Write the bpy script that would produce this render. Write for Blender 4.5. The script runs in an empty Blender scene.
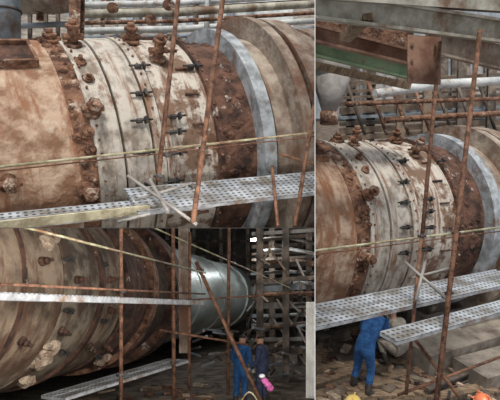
import bpy, bmesh, math, random
from mathutils import Vector, Matrix
random.seed(7)
V=Vector
# ------------------------------------------------------------------ camera
FPX=600.0; PU,PV=315.0,228.0
cam=bpy.data.cameras.new('camera'); camo=bpy.data.objects.new('camera',cam)
bpy.context.scene.collection.objects.link(camo)
cam.sensor_width=36; cam.lens=FPX/500*36; cam.shift_x=-0.13; cam.shift_y=0.056
camo.rotation_euler=(math.pi/2,0,0); cam.clip_start=0.05; cam.clip_end=500
bpy.context.scene.camera=camo
def ray(u,v): return V((u-PU,FPX,PV-v))
def P(u,v,d): return ray(u,v)*(d/FPX)

# ------------------------------------------------------------------ materials
def nt(name):
    m=bpy.data.materials.new(name); m.use_nodes=True
    t=m.node_tree; b=t.nodes['Principled BSDF']; return m,t,b
def grime(name,c1,c2,c3=None,scale=3,rough=.8,metal=0.0,bump=.3,stretch=(1,1,1),k=(.4,.6),k3=(.55,.65),s3=1.0,streak=None,ks=(.5,.64),sstr=(6,.55,.55)):
    m,t,b=nt(name); N=t.nodes; L=t.links
    tc=N.new('ShaderNodeTexCoord'); mp=N.new('ShaderNodeMapping'); mp.inputs['Scale'].default_value=stretch
    L.new(tc.outputs['Object'],mp.inputs[0])
    n=N.new('ShaderNodeTexNoise'); n.inputs['Scale'].default_value=scale; n.inputs['Detail'].default_value=9; n.inputs['Roughness'].default_value=.65
    L.new(mp.outputs[0],n.inputs['Vector'])
    r=N.new('ShaderNodeValToRGB'); r.color_ramp.elements[0].position=k[0]; r.color_ramp.elements[1].position=k[1]
    r.color_ramp.elements[0].color=(*c1,1); r.color_ramp.elements[1].color=(*c2,1)
    L.new(n.outputs['Fac'],r.inputs[0]); col=r.outputs[0]
    def mixin(vec,sc,c,kk):
        nonlocal col
        n2=N.new('ShaderNodeTexNoise'); n2.inputs['Scale'].default_value=sc; n2.inputs['Detail'].default_value=10; n2.inputs['Roughness'].default_value=.7
        L.new(vec,n2.inputs['Vector'])
        mr=N.new('ShaderNodeMapRange'); mr.inputs[1].default_value=kk[0]; mr.inputs[2].default_value=kk[1]
        L.new(n2.outputs['Fac'],mr.inputs[0])
        mx=N.new('ShaderNodeMix'); mx.data_type='RGBA'
        L.new(mr.outputs[0],mx.inputs[0]); L.new(col,mx.inputs[6]); mx.inputs[7].default_value=(*c,1); col=mx.outputs[2]
    if streak:
        mp2=N.new('ShaderNodeMapping'); mp2.inputs['Scale'].default_value=sstr; L.new(tc.outputs['Object'],mp2.inputs[0])
        mixin(mp2.outputs[0],1.3,streak,ks)
    if c3: mixin(mp.outputs[0],s3,c3,k3)
    L.new(col,b.inputs['Base Color'])
    b.inputs['Roughness'].default_value=rough; b.inputs['Metallic'].default_value=metal
    if bump:
        bp=N.new('ShaderNodeBump'); bp.inputs['Strength'].default_value=bump; bp.inputs['Distance'].default_value=.05
        n3=N.new('ShaderNodeTexNoise'); n3.inputs['Scale'].default_value=scale*4; n3.inputs['Detail'].default_value=6
        L.new(tc.outputs['Object'],n3.inputs['Vector']); L.new(n3.outputs['Fac'],bp.inputs['Height']); L.new(bp.outputs[0],b.inputs['Normal'])
    return m
def perforated(name,base,hole,sc=11):
    m,t,b=nt(name); N=t.nodes; L=t.links
    tc=N.new('ShaderNodeTexCoord'); vo=N.new('ShaderNodeTexVoronoi'); vo.inputs['Scale'].default_value=sc; vo.inputs['Randomness'].default_value=0
    vo.voronoi_dimensions='2D'
    L.new(tc.outputs['Object'],vo.inputs['Vector'])
    mr=N.new('ShaderNodeMapRange'); mr.inputs[1].default_value=.22; mr.inputs[2].default_value=.3
    L.new(vo.outputs['Distance'],mr.inputs[0])
    n=N.new('ShaderNodeTexNoise'); n.inputs['Scale'].default_value=2.2; n.inputs['Detail'].default_value=9; L.new(tc.outputs['Object'],n.inputs['Vector'])
    r=N.new('ShaderNodeValToRGB'); r.color_ramp.elements[0].position=.40; r.color_ramp.elements[1].position=.58
    r.color_ramp.elements[0].color=(base[0]*.42,base[1]*.35,base[2]*.28,1); r.color_ramp.elements[1].color=(*base,1)
    L.new(n.outputs['Fac'],r.inputs[0])
    mx=N.new('ShaderNodeMix'); mx.data_type='RGBA'; L.new(mr.outputs[0],mx.inputs[0]); mx.inputs[6].default_value=(*hole,1); L.new(r.outputs[0],mx.inputs[7])
    L.new(mx.outputs[2],b.inputs['Base Color']); b.inputs['Roughness'].default_value=.55; b.inputs['Metallic'].default_value=.3
    return m
tanrust=grime('tan_rusty_plate',(.21,.11,.065),(.46,.335,.245),(.56,.48,.40),2.6,.85,0,.6,k=(.40,.57),k3=(.60,.70),s3=2.2,streak=(.25,.115,.06),ks=(.50,.62),sstr=(3,.6,.6))
rust=grime('flaking_rust',(.07,.03,.018),(.27,.14,.085),(.48,.38,.31),5,.9,0,.9,k3=(.56,.64),s3=3)
pale=grime('pale_grey_plate',(.21,.175,.14),(.49,.45,.40),(.18,.09,.055),2.5,.7,.1,.4,stretch=(1.6,1,1),k=(.38,.54),k3=(.56,.66),s3=1.7,streak=(.23,.13,.08),ks=(.53,.64))
darkgap=grime('dark_gap',(.02,.015,.012),(.07,.045,.03),None,6,.9)
mottled=grime('mottled_plate',(.17,.105,.07),(.52,.475,.42),(.11,.055,.03),2.6,.75,.05,.6,k=(.44,.53),k3=(.55,.61),s3=1.9,streak=(.20,.11,.07),ks=(.51,.61))
darkrust=grime('dark_rust',(.03,.015,.011),(.14,.068,.045),(.45,.4,.36),3,.9,0,.8,k3=(.61,.66),s3=2.5)
ringm=grime('worn_ring_steel',(.21,.225,.24),(.45,.485,.52),(.17,.11,.08),4,.55,.2,.2,k3=(.54,.66),s3=2.4)
hoodm=grime('hood_tan_steel',(.17,.125,.095),(.39,.33,.275),(.16,.08,.05),2.2,.75,.05,.4,k3=(.54,.65),streak=(.19,.105,.065),ks=(.52,.64),sstr=(3,.6,.6))
bltan=grime('dark_tan_plate',(.10,.07,.048),(.33,.25,.18),(.45,.37,.29),1.7,.8,.1,.5,k=(.40,.58),k3=(.62,.72),s3=1.5,streak=(.13,.065,.038),ks=(.52,.62),sstr=(1.6,.7,.7))  # darker tan with brown streaks, for the lower-bay kiln
blmot=grime('dark_mottled_plate',(.09,.062,.042),(.30,.25,.19),(.08,.042,.026),1.8,.75,.1,.5,k=(.42,.56),k3=(.56,.65),s3=1.5,streak=(.13,.07,.045),ks=(.53,.63),sstr=(1.6,.7,.7))  # darker mottled tone, used on the lower-bay kiln
polem=grime('rusty_pole',(.075,.033,.02),(.23,.115,.07),None,9,.8,.2)
yellowtube=grime('faded_yellow_tube',(.25,.235,.13),(.50,.47,.33),(.19,.10,.055),6,.6,k3=(.5,.6))
galv=perforated('perforated_galvanised_deck',(.46,.50,.55),(.05,.05,.05))
galvedge=grime('galvanised_edge',(.25,.26,.28),(.46,.48,.51),(.22,.14,.09),5,.55,.2,k3=(.52,.62))
board=grime('yellowed_board',(.26,.22,.14),(.50,.46,.33),(.15,.1,.07),5,.8)
clampm=grime('black_iron',(.02,.02,.022),(.08,.07,.065),None,8,.6,.3)
cream=grime('cream_paint_girder',(.22,.20,.155),(.47,.45,.38),(.17,.10,.06),2,.7,0,.2,k3=(.50,.62),s3=1.2)
greenb=grime('green_paint_girder',(.14,.21,.12),(.28,.37,.22),(.18,.09,.05),2,.7,0,.2)
redplate=grime('red_oxide_plate',(.14,.065,.04),(.33,.20,.14),(.10,.05,.035),2,.8)
greypipe=grime('grey_pipe',(.40,.42,.43),(.68,.70,.70),(.25,.2,.17),2,.6)
dullpipe=grime('dull_pipe',(.18,.165,.155),(.35,.335,.315),(.19,.12,.08),2,.6)
steelbl=grime('blue_grey_steel',(.16,.19,.22),(.31,.35,.39),(.17,.11,.08),1.5,.7)
earth=grime('dusty_ground',(.045,.033,.025),(.17,.128,.095),(.28,.235,.19),1.6,.95,0,.8,k3=(.58,.68),s3=.9)
concrete=grime('concrete',(.12,.10,.085),(.28,.245,.205),(.09,.062,.045),1.2,.9)
timber=grime('timber',(.12,.075,.045),(.29,.21,.14),None,5,.85,stretch=(1,6,1))
darkst=grime('dark_steelwork',(.04,.033,.028),(.14,.11,.09),(.24,.19,.15),2,.8)
brownst=grime('brown_steelwork',(.09,.065,.05),(.23,.175,.13),(.15,.085,.055),2,.8)
greyshell=grime('smooth_grey_shell',(.22,.245,.235),(.40,.43,.41),(.20,.16,.12),1.2,.4,.3,.1,stretch=(.4,1,1),k3=(.52,.66))
divm=grime('divider_white',(.7,.7,.7),(.8,.8,.8),None,1,.9,bump=0)
darkceil=grime('dark_bay_lining',(.04,.035,.03),(.09,.08,.07),None,1,.9)  # very dark brown for the lower bay's ceiling and walls
insul=grime('insulation_tan',(.33,.24,.17),(.54,.43,.33),(.20,.13,.085),6,.95,0,.9)
blue=grime('blue_coverall',(.012,.055,.18),(.03,.13,.34),None,6,.9,0,.5)
navy=grime('navy_jacket',(.02,.025,.06),(.05,.065,.13),None,6,.9)
beige=grime('grey_beige_cloth',(.20,.18,.15),(.38,.34,.29),None,6,.9)
skin=grime('skin',(.36,.20,.13),(.46,.27,.18),None,8,.6,bump=0)
boot=grime('black_boot',(.02,.018,.016),(.06,.05,.045),None,8,.7)
hair=grime('dark_hair',(.01,.008,.006),(.03,.02,.015),None,20,.8)
eyem=grime('eye_dark',(.01,.01,.01),(.02,.02,.02),None,8,.3,bump=0)
glove=grime('work_glove',(.35,.33,.3),(.5,.48,.44),None,8,.9)
hy=grime('helmet_yellow',(.62,.45,.12),(.7,.52,.18),None,4,.35,bump=0)
ho=grime('helmet_orange',(.75,.2,.09),(.8,.25,.12),None,4,.35,bump=0)
hw=grime('helmet_white',(.6,.62,.62),(.75,.76,.76),None,4,.35,bump=0)
magenta=grime('magenta_cloth',(.40,.07,.25),(.58,.14,.38),None,6,.9)
sheetm=grime('white_sheet',(.45,.45,.43),(.65,.65,.62),(.3,.28,.25),2,.8)

# ------------------------------------------------------------------ builder
E=.004
ROOMS={'TL':[((-E,0,0),(1,0,0)),((0,0,E),(0,0,-1))],
       'BL':[((-E,0,0),(1,0,0)),((0,0,-E),(0,0,1))],
       'R':[((E,0,0),(-1,0,0))], None:[]}
class B:
    def __init__(s,name,room,mats,M=None):
        s.name=name; s.room=room; s.mats=mats; s.M=M or Matrix(); s.bm=bmesh.new()
    def _f(s,vs,mi,sm=False):
        try:
            f=s.bm.faces.new(vs); f.material_index=mi; f.smooth=sm
        except ValueError: pass
    def box(s,c,size,X=V((1,0,0)),Y=V((0,1,0)),Z=V((0,0,1)),mi=0):
        c=V(c); vs=[]
        for k in (-1,1):
            for j in (-1,1):
                for i in (-1,1):
                    vs.append(s.bm.verts.new(c+X*(i*size[0]/2)+Y*(j*size[1]/2)+Z*(k*size[2]/2)))
        for q in ((0,2,3,1),(4,5,7,6),(0,1,5,4),(2,6,7,3),(0,4,6,2),(1,3,7,5)): s._f([vs[i] for i in q],mi)
    def tube(s,a,b,r,mi=0,seg=12,r2=None):
        a=V(a);b=V(b); z=(b-a).normalized(); x=z.orthogonal().normalized(); y=z.cross(x)
        r2=r if r2 is None else r2
        A=[];C=[]
        for i in range(seg):
            th=2*math.pi*i/seg; o=x*math.cos(th)+y*math.sin(th)
            A.append(s.bm.verts.new(a+o*r)); C.append(s.bm.verts.new(b+o*r2))
        for i in range(seg):
            j=(i+1)%seg; s._f([A[i],A[j],C[j],C[i]],mi,True)
        s._f(A[::-1],mi); s._f(C,mi)
    def path(s,pts,r,mi=0,seg=10):
        for a,b in zip(pts[:-1],pts[1:]): s.tube(a,b,r,mi,seg)
        for p in pts[1:-1]: s.ball(p,(r*1.02,)*3,mi,8,5)
    def ball(s,c,r,mi=0,nu=12,nv=8,X=V((1,0,0)),Y=V((0,1,0)),Z=V((0,0,1)),half=False,jit=0):
        c=V(c); rings=[]; lo=0 if half else -math.pi/2
        for j in range(nv+1):
            ph=lo+(math.pi/2-lo)*j/nv; row=[]
            for i in range(nu):
                q=1+(random.uniform(-jit,jit) if jit else 0)
                row.append(s.bm.verts.new(c+X*(q*r[0]*math.cos(ph)*math.cos(2*math.pi*i/nu))+Y*(q*r[1]*math.cos(ph)*math.sin(2*math.pi*i/nu))+Z*(q*r[2]*math.sin(ph))))
            rings.append(row)
        for j in range(nv):
            for i in range(nu):
                k=(i+1)%nu; s._f([rings[j][i],rings[j][k],rings[j+1][k],rings[j+1][i]],mi,not jit)
    def ibeam(s,a,b,h,w,up,mi=0,tf=.04):
        a=V(a);b=V(b); x=(b-a); L=x.length; x.normalize(); up=(up-x*up.dot(x)).normalized(); y=up.cross(x); c=(a+b)/2
        s.box(c+up*(h/2-tf/2),(L,w,tf),x,y,up,mi); s.box(c-up*(h/2-tf/2),(L,w,tf),x,y,up,mi); s.box(c,(L,tf*.7,h-2*tf),x,y,up,mi)
    def bar(s,a,b,h,w,up,mi=0):
        a=V(a);b=V(b); x=(b-a); L=x.length; x.normalize(); up=(up-x*up.dot(x)).normalized(); y=up.cross(x)
        s.box((a+b)/2,(L,w,h),x,y,up,mi)
    def revolve(s,segs,n=144):
        prev=None
        def ring(x,r): return [s.bm.verts.new(V((x,r*math.cos(2*math.pi*i/n),r*math.sin(2*math.pi*i/n)))) for i in range(n)]
        def join(A,C,mi,sm):
            for i in range(n):
                j=(i+1)%n; s._f([A[i],A[j],C[j],C[i]],mi,sm)
        for (x0,x1,r,mi) in segs:
            if prev is not None: join(ring(x0,prev[0]),ring(x0,r),mi if r>prev[0] else prev[1],False)
            else: join(ring(x0,r*.02),ring(x0,r),mi,False)
            join(ring(x0,r),ring(x1,r),mi,True)
            prev=(r,mi); last=x1
        join(ring(last,prev[0]),ring(last,.02),prev[1],False)
    def finish(s,parent=None):
        Mi=s.M.inverted()
        for co,no in ROOMS[s.room]:
            g=s.bm.verts[:]+s.bm.edges[:]+s.bm.faces[:]
            if not g: break
            c=Mi@V(co); nn=(Mi.to_3x3()@V(no)).normalized()
            bmesh.ops.bisect_plane(s.bm,geom=g,dist=1e-5,plane_co=c,plane_no=nn,clear_outer=True)
        if not s.bm.faces: s.bm.free(); return None
        me=bpy.data.meshes.new(s.name); s.bm.to_mesh(me); s.bm.free()
        for m in s.mats: me.materials.append(m)
        o=bpy.data.objects.new(s.name,me); bpy.context.scene.collection.objects.link(o); o.matrix_world=s.M
        return o
def frame(X,Y,Z,o):
    M=Matrix.Identity(4)
    for i in range(3): M[i][0]=X[i];M[i][1]=Y[i];M[i][2]=Z[i];M[i][3]=o[i]
    return M

# ------------------------------------------------------------------ site frames (each bay is built on its own sloping ground)
class Kiln:
    def __init__(s,vp,top,bot,R=2.0):
        s.R=R; s.D=ray(*vp).normalized()
        n1=s.D.cross(ray(*top)).normalized(); n2=s.D.cross(ray(*bot)).normalized()
        s.dist=R/math.sin(math.acos(n1.dot(n2))/2)
        s.n=(n1+n2).normalized(); s.m=s.n.cross(s.D).normalized(); s.M=frame(s.D,s.m,s.n,s.m*s.dist)
    def hit(s,u,v,r=None):
        r=r or s.R; q=ray(u,v).normalized(); qx,qy,qz=q.dot(s.D),q.dot(s.m),q.dot(s.n)
        a=qy*qy+qz*qz; b=-2*qy*s.dist; c=s.dist**2-r*r; d=max(0,b*b-4*a*c)
        k=(-b-math.sqrt(d))/(2*a); return V((qx*k,qy*k-s.dist,qz*k))
KT=Kiln((1200,42),(0,40),(0,285)); nT=V((.1116,-.44,.891)).normalized()
KR=Kiln((1150,150),(315,141),(315,322)); nR=V((.096,-.259,.961)).normalized()
KB=Kiln((330,300),(140,232),(0,392)); nB=V((0,.12,.993)).normalized()
def onplane(u,v,n,h): r=ray(u,v); return r*(-h/n.dot(r))
hT,hR,hB=7.4,6.3,2.75

def nozzle(b,p,L=.3,s=1,mi=1):
    s*=.95
    rad=V((0,p.y,p.z)).normalized(); x=V((1,0,0)); q=V((p.x,0,0))+rad*1.97
    b.tube(q,q+rad*(L+.03),.085*s,mi); b.tube(q+rad*.05,q+rad*.10,.15*s,mi,14); b.tube(q+rad*(L-.02),q+rad*(L+.04),.12*s,mi,6)
    b.tube(q+rad*(L+.04),q+rad*(L+.11),.06*s,mi); b.tube(q+rad*(L*.55)-x*.17*s,q+rad*(L*.55)+x*.17*s,.055*s,mi)
    b.ball(q+rad*(L*.55),(.1*s,.1*s,.1*s),mi,9,6,jit=.12)
def clampit(b,p,mi=3,L=.3):
    rad=V((0,p.y,p.z)).normalized(); x=V((1,0,0)); y=rad.cross(x); q=V((p.x,0,0))+rad*2.06
    b.box(q,(.10,.06,.09),x,y,rad,mi); b.box(q+x*.10+rad*.03,(.035,.10,.10),x,y,rad,mi)
    b.tube(q-x*L*.5+rad*.04,q+x*L*.7+rad*.04,.017,mi,8)
KM=[tanrust,rust,pale,darkgap,mottled,darkrust,ringm,hoodm]
SEG=[(-260,72,2.0,0),(72,90,2.012,1),(90,94,2.05,2),(94,118,2.02,2),(118,120.5,1.98,3),(120.5,148,2.035,2),(148,150,1.99,3),(150,160,2.05,2),
 (160,162,1.98,3),(162,214,2.0,4),(214,219,2.09,5),(219,256,1.93,5),(256,268,2.22,6),(268,275,1.98,3),(275,290,2.03,7),(290,300,2.45,7),(300,307,2.25,3),(307,324,2.42,7),(324,345,2.2,7),(345,420,2.25,7)]
def kiln_top(K,room,fu,fv,vm):
    b=B('rotary_kiln',room,KM+[clampm],K.M)
    t=lambda u:K.hit(fu(u),vm).x
    b.revolve([(t(a),t(c),r,m) for a,c,r,m in SEG])
    for u,v,L in ((73,47,.36),(91,112,.28),(86,190,.28),(8,183,.28),(50,43,.15),(157,60,.4),(131,44,.28)):
        nozzle(b,K.hit(fu(u),fv(v)),L)
    for u,v in ((88,80),(90,150),(80,64),(88,132),(84,206)): nozzle(b,K.hit(fu(u),fv(v)),.08,.6)
    # crusted lumps on the rusted strip and on the retaining band
    for i in range(150):
        th=random.uniform(0,6.283); rad=V((0,math.cos(th),math.sin(th))); x0,x1=t(73),t(90)
        q=V((random.uniform(x0,x1),0,0))+rad*2.01; s=random.uniform(.025,.075)
        b.ball(q,(s*1.1,s,s*.8),1,7,5,V((1,0,0)),rad.cross(V((1,0,0))),rad,jit=.2)
    for i in range(60):
        th=random.uniform(0,6.283); rad=V((0,math.cos(th),math.sin(th))); x0,x1=t(221),t(252)
        q=V((random.uniform(x0,x1),0,0))+rad*1.93; s=random.uniform(.03,.08)
        b.ball(q,(s*1.4,s,s*.6),5,7,5,V((1,0,0)),rad.cross(V((1,0,0))),rad,jit=.2)
    for u,v in ((137,70),(138,96),(138,122),(140,153),(138,185),(172,118),(172,133),(173,153),(170,180),(190,70)):
        clampit(b,K.hit(fu(u),fv(v)),8)
    for uu,rr in ((96,2.04),(155,2.06),(216,2.1)):
        for i in range(60):
            th=2*math.pi*i/60; rad=V((0,math.cos(th),math.sin(th))); q=V((t(uu),0,0))+rad*(rr-.02)
            b.tube(q,q+rad*.04,.02,1,6)
    for i in range(24):
        th=2*math.pi*i/24+.1; rad=V((0,math.cos(th),math.sin(th))); x0,x1=t(163),t(208)
        b.box(V((x0*.2+x1*.8,0,0))+rad*2.02,((x1-x0)*.3,.03,.05),V((1,0,0)),rad.cross(V((1,0,0))),rad,5)
    p=K.hit(fu(8),fv(56)); rad=V((0,p.y,p.z)).normalized(); x=V((1,0,0)); y=rad.cross(x); q=V((p.x,0,0))+rad*2.03
    for sx,sy,a,c in ((.34,0,.05,.6),(-.34,0,.05,.6),(0,.3,.7,.05),(0,-.3,.7,.05)): b.box(q+x*sx+y*sy,(a,c,.16),x,y,rad,1)
    b.box(q-rad*.02,(.66,.58,.05),x,y,rad,5)
    return b.finish()
kiln_top(KT,'TL',lambda u:u,lambda v:v,125)
kiln_top(KR,'R',lambda u:301+.72*u,lambda v:142+(v-42)*.77,205)
# ---- kiln of the lower bay
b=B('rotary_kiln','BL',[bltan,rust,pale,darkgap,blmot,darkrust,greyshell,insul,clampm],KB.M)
t=lambda u:KB.hit(u,300).x
b.revolve([(2.5,t(20),2.0,0),(t(20),t(23),2.04,5),(t(23),t(62),2.0,0),(t(62),t(65),1.96,3),(t(65),t(98),2.0,4),(t(98),t(102),2.06,5),(t(102),t(123),2.0,0),
 (t(123),t(128),1.93,3),(t(128),t(148),2.0,5),(t(148),t(153),2.14,1),(t(153),t(170),1.93,3),(t(170),t(178),2.2,5),(t(178),t(184),1.75,3),
 (t(184),t(205),1.85,6),(t(205),t(206.5),1.88,6),(t(206.5),t(228),1.85,6),(t(228),t(229),1.88,6),(t(229),t(249),1.85,6),(t(249),t(255),1.95,6)])
for u,v in ((40,262),(75,280),(60,330),(88,345),(20,340),(108,280),(108,310),(105,345)): nozzle(b,KB.hit(u,v),.14,.55,5)
for u,v in ((100,265),(101,320),(96,355),(64,260),(64,310),(60,350)): clampit(b,KB.hit(u,v),8)
b.finish()
b=B('insulation_remnants','BL',[insul],KB.M)
for u,v,s in ((50,243,.28),(48,352,.36),(24,380,.24),(100,360,.32)):
    p=KB.hit(u,v); rad=V((0,p.y,p.z)).normalized(); x=V((1,0,0)); y=rad.cross(x)
    for i in range(4):
        o=x*random.uniform(-s,s)*.7+y*random.uniform(-s,s)*.5
        b.ball(V((p.x,0,0))+rad*2.02+o,(s*random.uniform(.4,.8),s*random.uniform(.25,.5),.10),0,9,6,x,y,rad,False,.28)
b.finish()

# ------------------------------------------------------------------ scaffolding
def deck(name,room,a,bb,width,up,planks=2,mats=None,th=.06):
    x=(bb-a); L=x.length; x.normalize(); up=(up-x*up.dot(x)).normalized(); y=up.cross(x)
    b=B(name,room,mats or [galv,galvedge],frame(x,y,up,a)); w=width/planks
    for k in range(planks):
        c=V((L/2,w*(k+.5),0)); b.box(c,(L,w-.02,.008),mi=0)
        for s in (-1,1): b.box(c+V((0,s*(w/2-.018),-th/2+.008)),(L,.014,th),mi=1)
        n=max(2,int(L/2.4))
        for i in range(n+1):
            b.box(V((min(L-.03,max(.03,L*i/n)),w*(k+.5),-th/2)),(.05,w-.03,th*.9),mi=1)
    return b.finish()
def tubes(name,room,lst,mat):
    b=B(name,room,[mat,clampm,dullpipe])
    for a,c,r in lst: b.tube(a,c,r,0,12)
    return b
def coupler(b,p,s=.06,mi=1):
    s*=.75
    b.ball(p,(s,s*.8,s),mi,8,6); b.tube(p-V((s*1.5,0,0)),p+V((s*1.5,0,0)),s*.45,mi,8)
# TL
hd=3.6
deck('scaffold_deck','TL',onplane(138,212,nT,hd-.03),onplane(340,190,nT,hd-.03),.8,nT,2)
deck('scaffold_deck','TL',onplane(-30,231,nT,hd+.06),onplane(215,205,nT,hd+.06),.42,nT,2)
b=B('toe_board','TL',[board]); b.bar(onplane(-30,229,nT,hd-.02),onplane(150,209,nT,hd-.02),.12,.03,nT); b.finish()
b=tubes('scaffold_frame','TL',[
 (P(181,-25,8.6),P(158,180,7.9),.031),(P(226,-25,8.4),P(193,223,7.4),.034),
 (P(272,166,9.0),P(278,226,8.6),.026),(P(316,95,9.0),P(295,226,8.6),.03),(P(316,165,9.5),P(280,154,9.5),.024)],polem)
for p,q,r in ((P(128,176,8.2),P(196,224,7.4),.022),(P(150,180,8.2),P(168,212,7.6),.026),(P(135,200,8),P(190,184,8),.02),(P(118,222,7.6),P(150,214,7.6),.02)): b.tube(p,q,r,2)
coupler(b,P(159,176,7.9)); coupler(b,P(203,148,7.7),.05); coupler(b,P(167,155,8),.05); coupler(b,P(272,172,9),.05); coupler(b,P(193,186,7.5),.05)
b.finish()
b=tubes('guard_rail','TL',[(P(-10,168,7.6),P(320,132,9.2),.017)],yellowtube); b.finish()
b=tubes('guard_rope','TL',[(P(-10,172,7.6),P(320,136,9.2),.010)],polem); b.finish()
# R
hdR=3.15
deck('scaffold_deck','R',onplane(300,331,nR,hdR),onplane(525,281,nR,hdR),.62,nR,2)
deck('scaffold_deck','R',onplane(398,342,nR,hdR+.1),onplane(525,306,nR,hdR+.1),.34,nR,1)
b=tubes('scaffold_frame','R',[
 (P(440,42,9.2),P(422,238,8.6),.031),(P(421,238,8.6),P(406,395,8.2),.025),(P(480,30,8.8),P(436,405,7.6),.036),
 (P(413,337,8.6),P(460,398,8.2),.026),(P(398,395,8.4),P(500,357,9.2),.023)],polem)
for p,q,r in ((P(405,262,8.6),P(448,300,8.2),.022),(P(425,262,8.6),P(416,300,8.2),.022),(P(412,278,8.5),P(450,268,8.6),.018)): b.tube(p,q,r,2)
for u,v,d in ((422,236,8.6),(446,297,8.4),(411,336,8.4),(449,293,8),(456,233,8.2),(436,125,9)): coupler(b,P(u,v,d),.055)
b.finish()
b=tubes('guard_rail','R',[(P(312,251,8.2),P(510,226,10),.017)],yellowtube); b.finish()
b=tubes('guard_rope','R',[(P(312,255,8.2),P(510,230,10),.010)],polem); b.finish()
# BL
deck('scaffold_deck','BL',P(-15,292,6.4),P(205,301,12.4),.5,nB,2,[galv,galvedge],.09)
deck('scaffold_deck','BL',P(66,398,10),P(190,360,13),.6,nB,2)
b=tubes('scaffold_frame','BL',[
 (P(121,225,9.6),P(121,405,9.6),.032),(P(173,225,12),P(174,405,12),.038),(P(190,232,13),P(189,392,13),.033),(P(229,225,14),P(228,395,14),.038),
 (P(196,262,12.5),P(262,404,12),.04),(P(0,284,6.4),P(205,294,12.3),.018),(P(160,330,12.5),P(250,345,13.5),.025),(P(190,300,13),P(315,292,16),.02)],polem)
for u,v,d in ((121,292,9.6),(173,300,12),(190,300,13),(121,375,9.6),(174,362,12),(200,270,12.5)): coupler(b,P(u,v,d),.07)
b.finish()
b=tubes('guard_rail','BL',[(P(20,226,6.8),P(205,273,12.3),.018),(P(150,226,12),P(290,288,17),.018)],yellowtube); b.finish()

# ------------------------------------------------------------------ overhead steel, right bay
b=B('overhead_girder','R',[cream,redplate]); b.ibeam(P(300,3,7.5),P(520,34,9.5),.34,.35,nR); b.bar(P(300,-8,7.4),P(520,8,9.4),.16,.5,nR,0); b.finish()
b=B('overhead_girder','R',[redplate,rust]); b.ibeam(P(300,30,9),P(412,58,10.5),.26,.3,nR)
b.bar(P(300,26,10),P(412,40,11.5),.5,.06,nR,1); b.finish()
b=B('overhead_girder','R',[greenb]); b.ibeam(P(300,44,10.5),P(412,72,12),.3,.3,nR); b.finish()
b=B('overhead_girder','R',[hoodm]); b.ibeam(P(425,38,9.6),P(520,62,10.5),.42,.3,nR); b.finish()
b=B('timber_joist','R',[timber]); b.bar(P(300,62,11),P(408,86,12.5),.14,.2,nR); b.bar(P(345,38,8.6),P(368,16,8.0),.12,.16,nR); b.finish()
b=B('gusset_plate','R',[redplate]); b.box(P(424,60,9.4),(.55,.03,.75),V((.98,.2,0)).normalized(),V((-.2,.98,0)).normalized(),V((0,0,1)))
for i in (-1,1):
    for j in (-1,0,1): b.tube(P(424+i*12,60+j*16,9.4),P(424+i*12,60+j*16,9.3),.025,0,8)
b.finish()
b=B('feed_hopper','R',[dullpipe,rust]); b.tube(P(331,58,13),P(331,78,13),.42,0,24); b.tube(P(331,78,13),P(329,112,13),.42,0,24,.16); b.tube(P(329,112,13),P(329,124,13),.2,1,20); b.finish()
b=B('duct_pipe','R',[dullpipe,greypipe,rust]); b.path([P(375,94,15),P(440,84,16),P(520,80,17)],.12,1); b.path([P(385,120,18),P(520,112,20)],.09,2); b.path([P(345,104,16),P(520,98,18)],.06,2); b.finish()
b=B('pipe_rack','R',[steelbl,brownst,rust,darkst])
for u in (352,372,402,428,462,492): b.ibeam(P(u,60,22),P(u-3,170,22),.3,.3,V((0,1,0)),random.choice((1,3)))
for v in (80,88,94,100,107,114,120,127,134,142): b.bar(P(340,v+4,21.5),P(520,v-6,23.5),random.uniform(.08,.22),.16,nR,random.choice((0,3,1)))
for i in range(8): b.tube(P(345+i*22,78,21),P(365+i*22,135,21),.06,random.choice((1,2,3)))
b.finish()
b=B('workshop_building','R',[steelbl,darkst,dullpipe])
b.box(P(430,60,40),(30,1,8),mi=0)
for i in range(16): b.box(P(345+i*11,90-i,38),(.5,.3,3.2),mi=random.choice((1,2)))
b.finish()
# ------------------------------------------------------------------ background, top-left bay
b=B('storage_tank','TL',[steelbl,darkgap]); b.tube(P(7,-60,16),P(7,44,16),.34,0,28); b.tube(P(7,10,16),P(7,12,16),.37,1,28); b.finish()
b=B('pressure_vessel','TL',[hoodm,rust]); b.tube(P(22,-2,17),P(60,-2,17),.42,0,28); b.ball(P(60,-2,17),(.25,.42,.42),0); b.tube(P(40,8,17),P(40,20,17),.1,1); b.finish()
b=B('steel_column','TL',[rust]); b.ibeam(P(78,-30,15),P(76,48,15),.3,.28,V((0,1,0))); b.finish()
b=B('pipe_rack','TL',[greypipe,steelbl,rust,cream,darkst])
for v,r,m,d in ((3,.09,0,18),(8,.04,4,18.2),(12,.12,3,17),(21,.06,2,17.5),(29,.1,0,18),(36,.07,1,17)): b.path([P(84,v+2,d),P(180,v,d),P(330,v-9,d+3)],r,m)
for u in (92,104,118,142,166,198,208): b.tube(P(u,-40,18.3),P(u-2,50,18.3),.05+.04*random.random(),random.choice((0,1,2)))
for v in (12,26): b.path([P(18,v,17.5),P(72,v-2,17.5)],.08,1)
for u in (30,46,58): b.bar(P(u,0,18),P(u,45,18),.1,.1,V((0,1,0)),4)
for u,v in ((112,8),(150,20),(168,5)): b.tube(P(u,v,16.6),P(u+1,v,16.3),.15,2,16)
b.finish()
b=B('workshop_building','TL',[greypipe,steelbl,darkst]); b.box(P(120,-20,45),(26,1,9),mi=0)
for i in range(14): b.box(P(-10+i*20,10,43),(.5,.3,6),mi=random.choice((1,2)))
b.finish()

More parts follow.
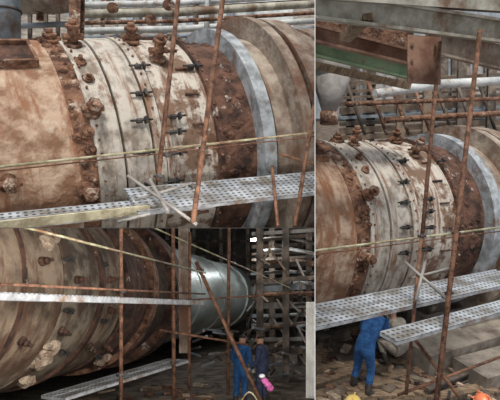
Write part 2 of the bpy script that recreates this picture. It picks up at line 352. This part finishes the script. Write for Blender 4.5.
# ------------------------------------------------------------------ lower-left bay steelwork
b=B('steel_support_frame','BL',[darkst,brownst,steelbl,dullpipe])
for u,d in ((260,20),(272,24),(286,20),(300,26),(309,21)):
    b.ibeam(P(u,222,d),onplane(u,228+ (2.75+.12*d)*600/d,nB,hB),.25,.22,V((0,1,0)),random.choice((0,1,0)))
for v in (234,240,247,254,260,267,274,282,290,298,306,316,326,340,352): 
    d=random.uniform(20,27); b.bar(P(252,v,d),P(318,v-3+random.uniform(-2,2),d+random.uniform(-2,2)),random.uniform(.07,.22),.15,nB,random.choice((0,1,1,2,3)))
for i in range(40):
    u=random.uniform(255,305); v=random.uniform(234,350); d=random.uniform(18,26); b.bar(P(u,v,d),P(u+random.uniform(-18,18),v+random.uniform(6,30),d),.06,.06,nB,random.choice((0,1,0,3)))
for i in range(40):
    u=random.uniform(200,312); v=random.uniform(325,375); d=random.uniform(16,22); b.bar(P(u,v,d),P(u+random.uniform(-22,22),v+random.uniform(-8,8),d+1),.06,.06,nB,random.choice((0,1,2,3)))
b.finish()
b=B('steel_column','BL',[hoodm]); b.ibeam(P(184,225,14.5),P(185,352,14.5),.26,.22,V((0,1,0))); b.finish()
b=B('hanging_sheet','BL',[sheetm])
for i in range(6): b.box(P(307+i*1.6,350,13),(.03,.02+.05*(i%2),2.0))
b.box(P(311,350,13.1),(.22,.01,2.1)); b.finish()
b=B('pipe_bundle','BL',[darkst,dullpipe,rust])
for i in range(9): b.path([P(262,240+i*11,22+i%3),P(290,238+i*11,22+i%3),P(316,244+i*10,20)],.05+.02*(i%3),i%3)
b.finish()
b=B('scrap_pile','BL',[insul,timber,rust,darkst])
for i in range(40):
    p=onplane(random.uniform(70,215),random.uniform(384,404),nB,hB-.05); th=random.uniform(0,3); X=V((math.cos(th),math.sin(th),0)); X=(X-nB*X.dot(nB)).normalized()
    b.box(p,(random.uniform(.2,.9),random.uniform(.06,.3),random.uniform(.04,.12)),X,nB.cross(X),nB,random.randrange(4))
b.finish()
# ------------------------------------------------------------------ floors, walls
def slab(name,room,n,h,x0,x1,y0,y1,mat,th=.2):
    X=V((1,0,0)); X=(X-n*X.dot(n)).normalized(); Y=n.cross(X)
    b=B(name,room,[mat],frame(X,Y,n,-n*h)); 
    b.box(V(((x0+x1)/2,(y0+y1)/2,-th/2)),(x1-x0,y1-y0,th)); return b.finish()
slab('floor','TL',nT,hT,-40,10,2,120,concrete)
slab('floor','R',nR,hR,-20,50,1,120,earth)
slab('floor','BL',nB,hB,-16,2,2,46,earth)
b=B('wall_divider',None,[divm]); b.box((0,30,0),(.003,54,24)); b.finish()
b=B('ceiling',None,[darkceil]); b.box((-12.5,24,0),(25,42,.003)); b.finish()
b=B('wall_back','BL',[darkceil,darkst,hoodm]); b.box((-8,45,-5),(18,.3,12),mi=0)
for i in range(14): b.box((-12+i,44.7,-4),(.25,.3,9),mi=1+i%2)
for i in range(7): b.box((-8,44.6,-1-i*1.1),(18,.2,.2),mi=1)
b.finish()
b=B('shade_wall_left','BL',[darkceil]); b.box((-15,24,-5),(.3,42,12)); b.finish()  # unseen wall, added to keep daylight out of the lower bay

# right bay ground clutter
def flat(b,u,v,L,W,T,ang,mi=0,n=nR,h=hR):
    p=onplane(u,v,n,h)+n*(T/2); X=V((math.cos(ang),math.sin(ang),0)); X=(X-n*X.dot(n)).normalized(); b.box(p,(L,W,T),X,n.cross(X),n,mi)
b=B('timber_planks','R',[timber])
for u,v,L,a in ((328,380,2.8,.7),(337,393,2.4,.5),(330,368,1.8,.3),(322,350,1.5,1.4),(420,372,2.0,.5),(400,388,1.7,-.4),(470,392,2.0,.5),(380,396,1.4,.2)): flat(b,u,v,L,.26,.08,a)
b.finish()
b=B('concrete_plinth','R',[concrete])
for u,v,L,W,T,a in ((462,352,3.4,1.0,.5,.65),(485,330,3.0,.8,.6,.65),(492,375,1.6,1.0,.35,.6)): flat(b,u,v,L,W,T,a)
b.finish()
b=B('steel_rail','R',[darkst]); 
for a,c in (((425,398),(500,366)),((432,330),(500,300)),((318,345),(350,338))): b.ibeam(onplane(*a,nR,hR)+nR*.12,onplane(*c,nR,hR)+nR*.12,.22,.16,nR)
b.finish()
b=B('rubble_pile','R',[earth,rust,insul,darkst,timber])
for i in range(170):
    flat(b,random.uniform(316,500),random.uniform(322,402),random.uniform(.08,.6),random.uniform(.05,.2),random.uniform(.03,.12),random.uniform(0,3),random.randrange(5))
b.finish()
b=B('hose','R',[clampm]); pts=[onplane(375+i*9,378+8*math.sin(i*1.1),nR,hR-.03) for i in range(8)]; b.path(pts,.03); b.finish()
def pedestal(K,room,tt,n,h):
    c=K.M@V((tt,0,0)); ax=K.D; side=n.cross(ax).normalized()
    b=B('roller_pedestal',room,[concrete,darkst])
    foot=c-n*(n.dot(c)+h)
    for s in (-1,1):
        q=c+side*(s*1.15)-n*1.75
        b.tube(q-ax*.3,q+ax*.3,.28,1,24)
        k=foot+side*(s*1.15); top=q-n*.25
        H=max(.15,(top-k).length); b.box((top+k)/2,(.9,.7,H),ax,side,n,0)
    b.finish()
pedestal(KR,'R',KR.hit(470,205).x,nR,hR)

# ------------------------------------------------------------------ people
POSES={
'bend':dict(pelvis=(0,-.10,.95),waist=(0,-.02,1.08),chest=(0,.17,1.29),neck=(0,.30,1.42),hb=(0,.35,1.47),hm=(0,.41,1.54),ht=(0,.46,1.61),
  shL=(-.2,.20,1.35),elL=(-.30,.26,1.08),wrL=(-.2,.46,.94),shR=(.2,.20,1.35),elR=(.30,.28,1.08),wrR=(.16,.52,1.0),
  hipL=(-.1,-.09,.90),knL=(-.15,.03,.48),anL=(-.17,-.06,.09),toL=(-.19,.14,.045),hipR=(.1,-.09,.90),knR=(.15,-.0,.48),anR=(.2,-.12,.09),toR=(.22,.09,.045)),
'crouch':dict(pelvis=(0,-.2,.38),waist=(0,-.16,.52),chest=(0,.02,.78),neck=(0,.1,.94),hb=(0,.13,1.0),hm=(0,.16,1.08),ht=(0,.18,1.16),
  shL=(-.19,.03,.85),elL=(-.25,.2,.62),wrL=(-.12,.42,.55),shR=(.19,.03,.85),elR=(.25,.2,.62),wrR=(.12,.42,.52),
  hipL=(-.1,-.16,.36),knL=(-.17,.25,.5),anL=(-.15,.0,.09),toL=(-.17,.2,.045),hipR=(.1,-.16,.36),knR=(.17,.25,.48),anR=(.15,-.02,.09),toR=(.17,.18,.045)),
'stand':dict(pelvis=(0,0,.97),waist=(0,0,1.12),chest=(0,.02,1.36),neck=(0,.04,1.52),hb=(0,.06,1.58),hm=(0,.08,1.66),ht=(0,.08,1.74),
  shL=(-.2,.02,1.44),elL=(-.27,.02,1.16),wrL=(-.2,.2,1.02),shR=(.2,.02,1.44),elR=(.27,.0,1.16),wrR=(.24,.16,.98),
  hipL=(-.1,0,.92),knL=(-.12,.03,.5),anL=(-.13,-.02,.09),toL=(-.15,.18,.045),hipR=(.1,0,.92),knR=(.12,.03,.5),anR=(.14,-.04,.09),toR=(.17,.16,.045))}
RAD=dict(pelvis=.165,waist=.155,chest=.175,neck=.062,hb=.08,hm=.1,ht=.085,sh=.09,el=.06,wr=.042,hip=.115,kn=.078,an=.06,to=.045)
def person(room,foot,up,face,pose,cloth,helmet,sc=1.0):
    Z=up.normalized(); Y=(face-Z*face.dot(Z)).normalized(); X=Y.cross(Z); M=frame(X*sc,Y*sc,Z*sc,foot)
    J=POSES[pose]; names=list(J); vs=[V(J[k]) for k in names]; idx={k:i for i,k in enumerate(names)}
    rad=[RAD.get(k,RAD.get(k[:-1])) for k in names]; lab=['skin' if k in('hm','ht','hb','neck') else 'boot' if k[:2] in('an','to') else 'cloth' for k in names]
    ed=[('pelvis','waist'),('waist','chest'),('chest','neck'),('neck','hb'),('hb','hm'),('hm','ht')]
    for S in 'LR': ed+=[('chest','sh'+S),('sh'+S,'el'+S),('el'+S,'wr'+S),('pelvis','hip'+S),('hip'+S,'kn'+S),('kn'+S,'an'+S),('an'+S,'to'+S)]
    ed=[(idx[a],idx[c]) for a,c in ed]
    for S,sg in (('L',-1),('R',1)):
        w=V(J['wr'+S]); d=(w-V(J['el'+S])).normalized(); sx=V((1,0,0)); sx=(sx-d*sx.dot(d)).normalized(); dn=d.cross(sx)
        if dn.z>0: dn=-dn
        pm=len(vs); vs.append(w+d*.06); rad.append(.036); lab.append('hand'); ed.append((idx['wr'+S],pm))
        for k,(o,L) in enumerate(((-.03,.07),(-.01,.08),(.01,.075),(.03,.06))):
            a=len(vs); vs+= [w+d*.10+sx*o, w+d*(.10+L*.55)+sx*o+dn*.015, w+d*(.10+L*.8)+sx*o+dn*.045]; rad+=[.012,.0095,.008]; lab+=['hand']*3; ed+=[(pm,a),(a,a+1),(a+1,a+2)]
        a=len(vs); vs+=[w+d*.05-sx*sg*.04,w+d*.09-sx*sg*.06+dn*.02]; rad+=[.013,.009]; lab+=['hand']*2; ed+=[(pm,a),(a,a+1)]
    me=bpy.data.meshes.new('tmp'); me.from_pydata([tuple(v) for v in vs],ed,[]); o=bpy.data.objects.new('tmp',me); bpy.context.scene.collection.objects.link(o)
    sk=o.modifiers.new('s','SKIN'); 
    if not me.skin_vertices: 
        bm=bmesh.new(); bm.from_mesh(me); bm.verts.layers.skin.verify(); bm.to_mesh(me); bm.free()
    for i,r in enumerate(rad): me.skin_vertices[0].data[i].radius=(r,r)
    me.skin_vertices[0].data[0].use_root=True
    ss=o.modifiers.new('d','SUBSURF'); ss.levels=2; ss.render_levels=2
    dg=bpy.context.evaluated_depsgraph_get(); ev=o.evaluated_get(dg); me2=bpy.data.meshes.new_from_object(ev)
    bpy.data.objects.remove(o)
    b=B('worker',room,[cloth,skin,boot,glove,helmet or hair,hair,eyem],M); b.bm.from_mesh(me2)
    mi={'cloth':0,'skin':1,'boot':2,'hand':3}
    for f in b.bm.faces:
        c=f.calc_center_median(); k=min(range(len(vs)),key=lambda i:(vs[i]-c).length-rad[i]); f.material_index=mi[lab[k]]; f.smooth=True
    h=V(J['hm']); d=(V(J['ht'])-V(J['hb'])).normalized(); x=V((1,0,0)); y=d.cross(x).normalized()
    b.ball(h,(.082,.1,.12),1,16,10,x,y,d)
    b.ball(h+y*.1-d*.015,(.014,.025,.022),1,8,6,x,y,d)
    for s in (-1,1):
        b.ball(h+x*.032*s+y*.09+d*.015,(.013,.008,.008),6,8,6,x,y,d); b.ball(h+x*.086*s-d*.01,(.012,.022,.034),1,8,6,x,y,d)
    b.box(h+y*.093-d*.055,(.05,.01,.009),x,y,d,6)
    b.ball(h+d*.02-y*.02,(.092,.1,.1),5,16,6,x,y,d,True)
    if helmet:
        b.ball(h+d*.04,(.125,.145,.12),4,20,8,x,y,d,True); b.tube(h+d*.035,h+d*.05,.15,4,20,.14); b.box(h+d*.045+y*.14,(.16,.09,.012),x,y,d,4); b.box(h+d*.11,(.02,.26,.1),x,y,d,4)
    b.finish()
person('R',onplane(361,392,nR,hR),nR,V((.7,1,0)),'bend',blue,hw,1.12)
person('R',onplane(391,364,nR,hR),nR,V((-.6,.6,0)),'crouch',beige,hw,1.15)
person('R',onplane(379,356,nR,hR),nR,V((.9,.3,0)),'crouch',blue,hw,.85)
def headfoot(u,v,n,h): return onplane(u,v,n,h-1.72)-n*1.72
person('R',headfoot(352,405,nR,hR),nR,V((.2,1,0)),'stand',beige,hy)
person('R',headfoot(487,403,nR,hR),nR,V((-.5,1,0)),'stand',blue,ho)
person('BL',onplane(240,408,nB,hB),nB,V((.5,1,0)),'stand',blue,None,1.05)
person('BL',onplane(262,409,nB,hB),nB,V((-.9,.3,0)),'stand',navy,None,1.05)
b=B('cloth_bundle','BL',[magenta,hw]); 
for i in range(5): b.ball(P(264+i*1.6,380+i*2.0,11.2),(.06,.08,.05),0,10,7,jit=.2)
b.ball(P(262,376,11.1),(.06,.06,.04),1); b.finish()
b=B('hose','BL',[yellowtube]); b.path([P(240+i*3,404-12*math.sin(i*.5),11) for i in range(7)],.016); b.finish()

# ------------------------------------------------------------------ light
w=bpy.data.worlds.new('world'); bpy.context.scene.world=w; w.use_nodes=True
bg=w.node_tree.nodes['Background']; bg.inputs[0].default_value=(.86,.89,.93,1); bg.inputs[1].default_value=.78
s=bpy.data.lights.new('sun','SUN'); s.energy=3.3; s.angle=math.radians(10); s.color=(1,.95,.87); so=bpy.data.objects.new('sun',s)
so.rotation_euler=V((.0,.62,-.85)).to_track_quat('-Z','Y').to_euler(); bpy.context.scene.collection.objects.link(so)
def area(name,loc,target,size,e,col=(1,1,1)):
    l=bpy.data.lights.new(name,'AREA'); l.energy=e; l.size=size; l.color=col; o=bpy.data.objects.new(name,l); o.location=loc
    o.rotation_euler=(V(target)-V(loc)).to_track_quat('-Z','Y').to_euler(); bpy.context.scene.collection.objects.link(o)
def point(loc,e,r=.12,col=(1,.97,.92)):
    l=bpy.data.lights.new('fill_point','POINT'); l.energy=e; l.shadow_soft_size=r; l.color=col; o=bpy.data.objects.new('fill_point',l); o.location=loc; bpy.context.scene.collection.objects.link(o)
area('bay_fill',(-1.8,3.0,-.5),(-6,12,-2.5),1.5,230,(1,.95,.86))  # added fill light on the near kiln shell, no fixture
area('bay_fill',(-.7,6,-.3),(-1.6,20,-4),1.0,380,(1,.96,.9))  # second added fill, aimed deeper into the lower bay
point(P(268,236,17),110,.1); point(P(250,240,23),210,.1,(.9,.97,1)); point(P(262,250,31),160,.1,(.9,.97,1)); point(P(306,240,30),120)  # added fill points brightening the grey shell and back steelwork
bpy.context.scene.view_settings.view_transform='Standard'
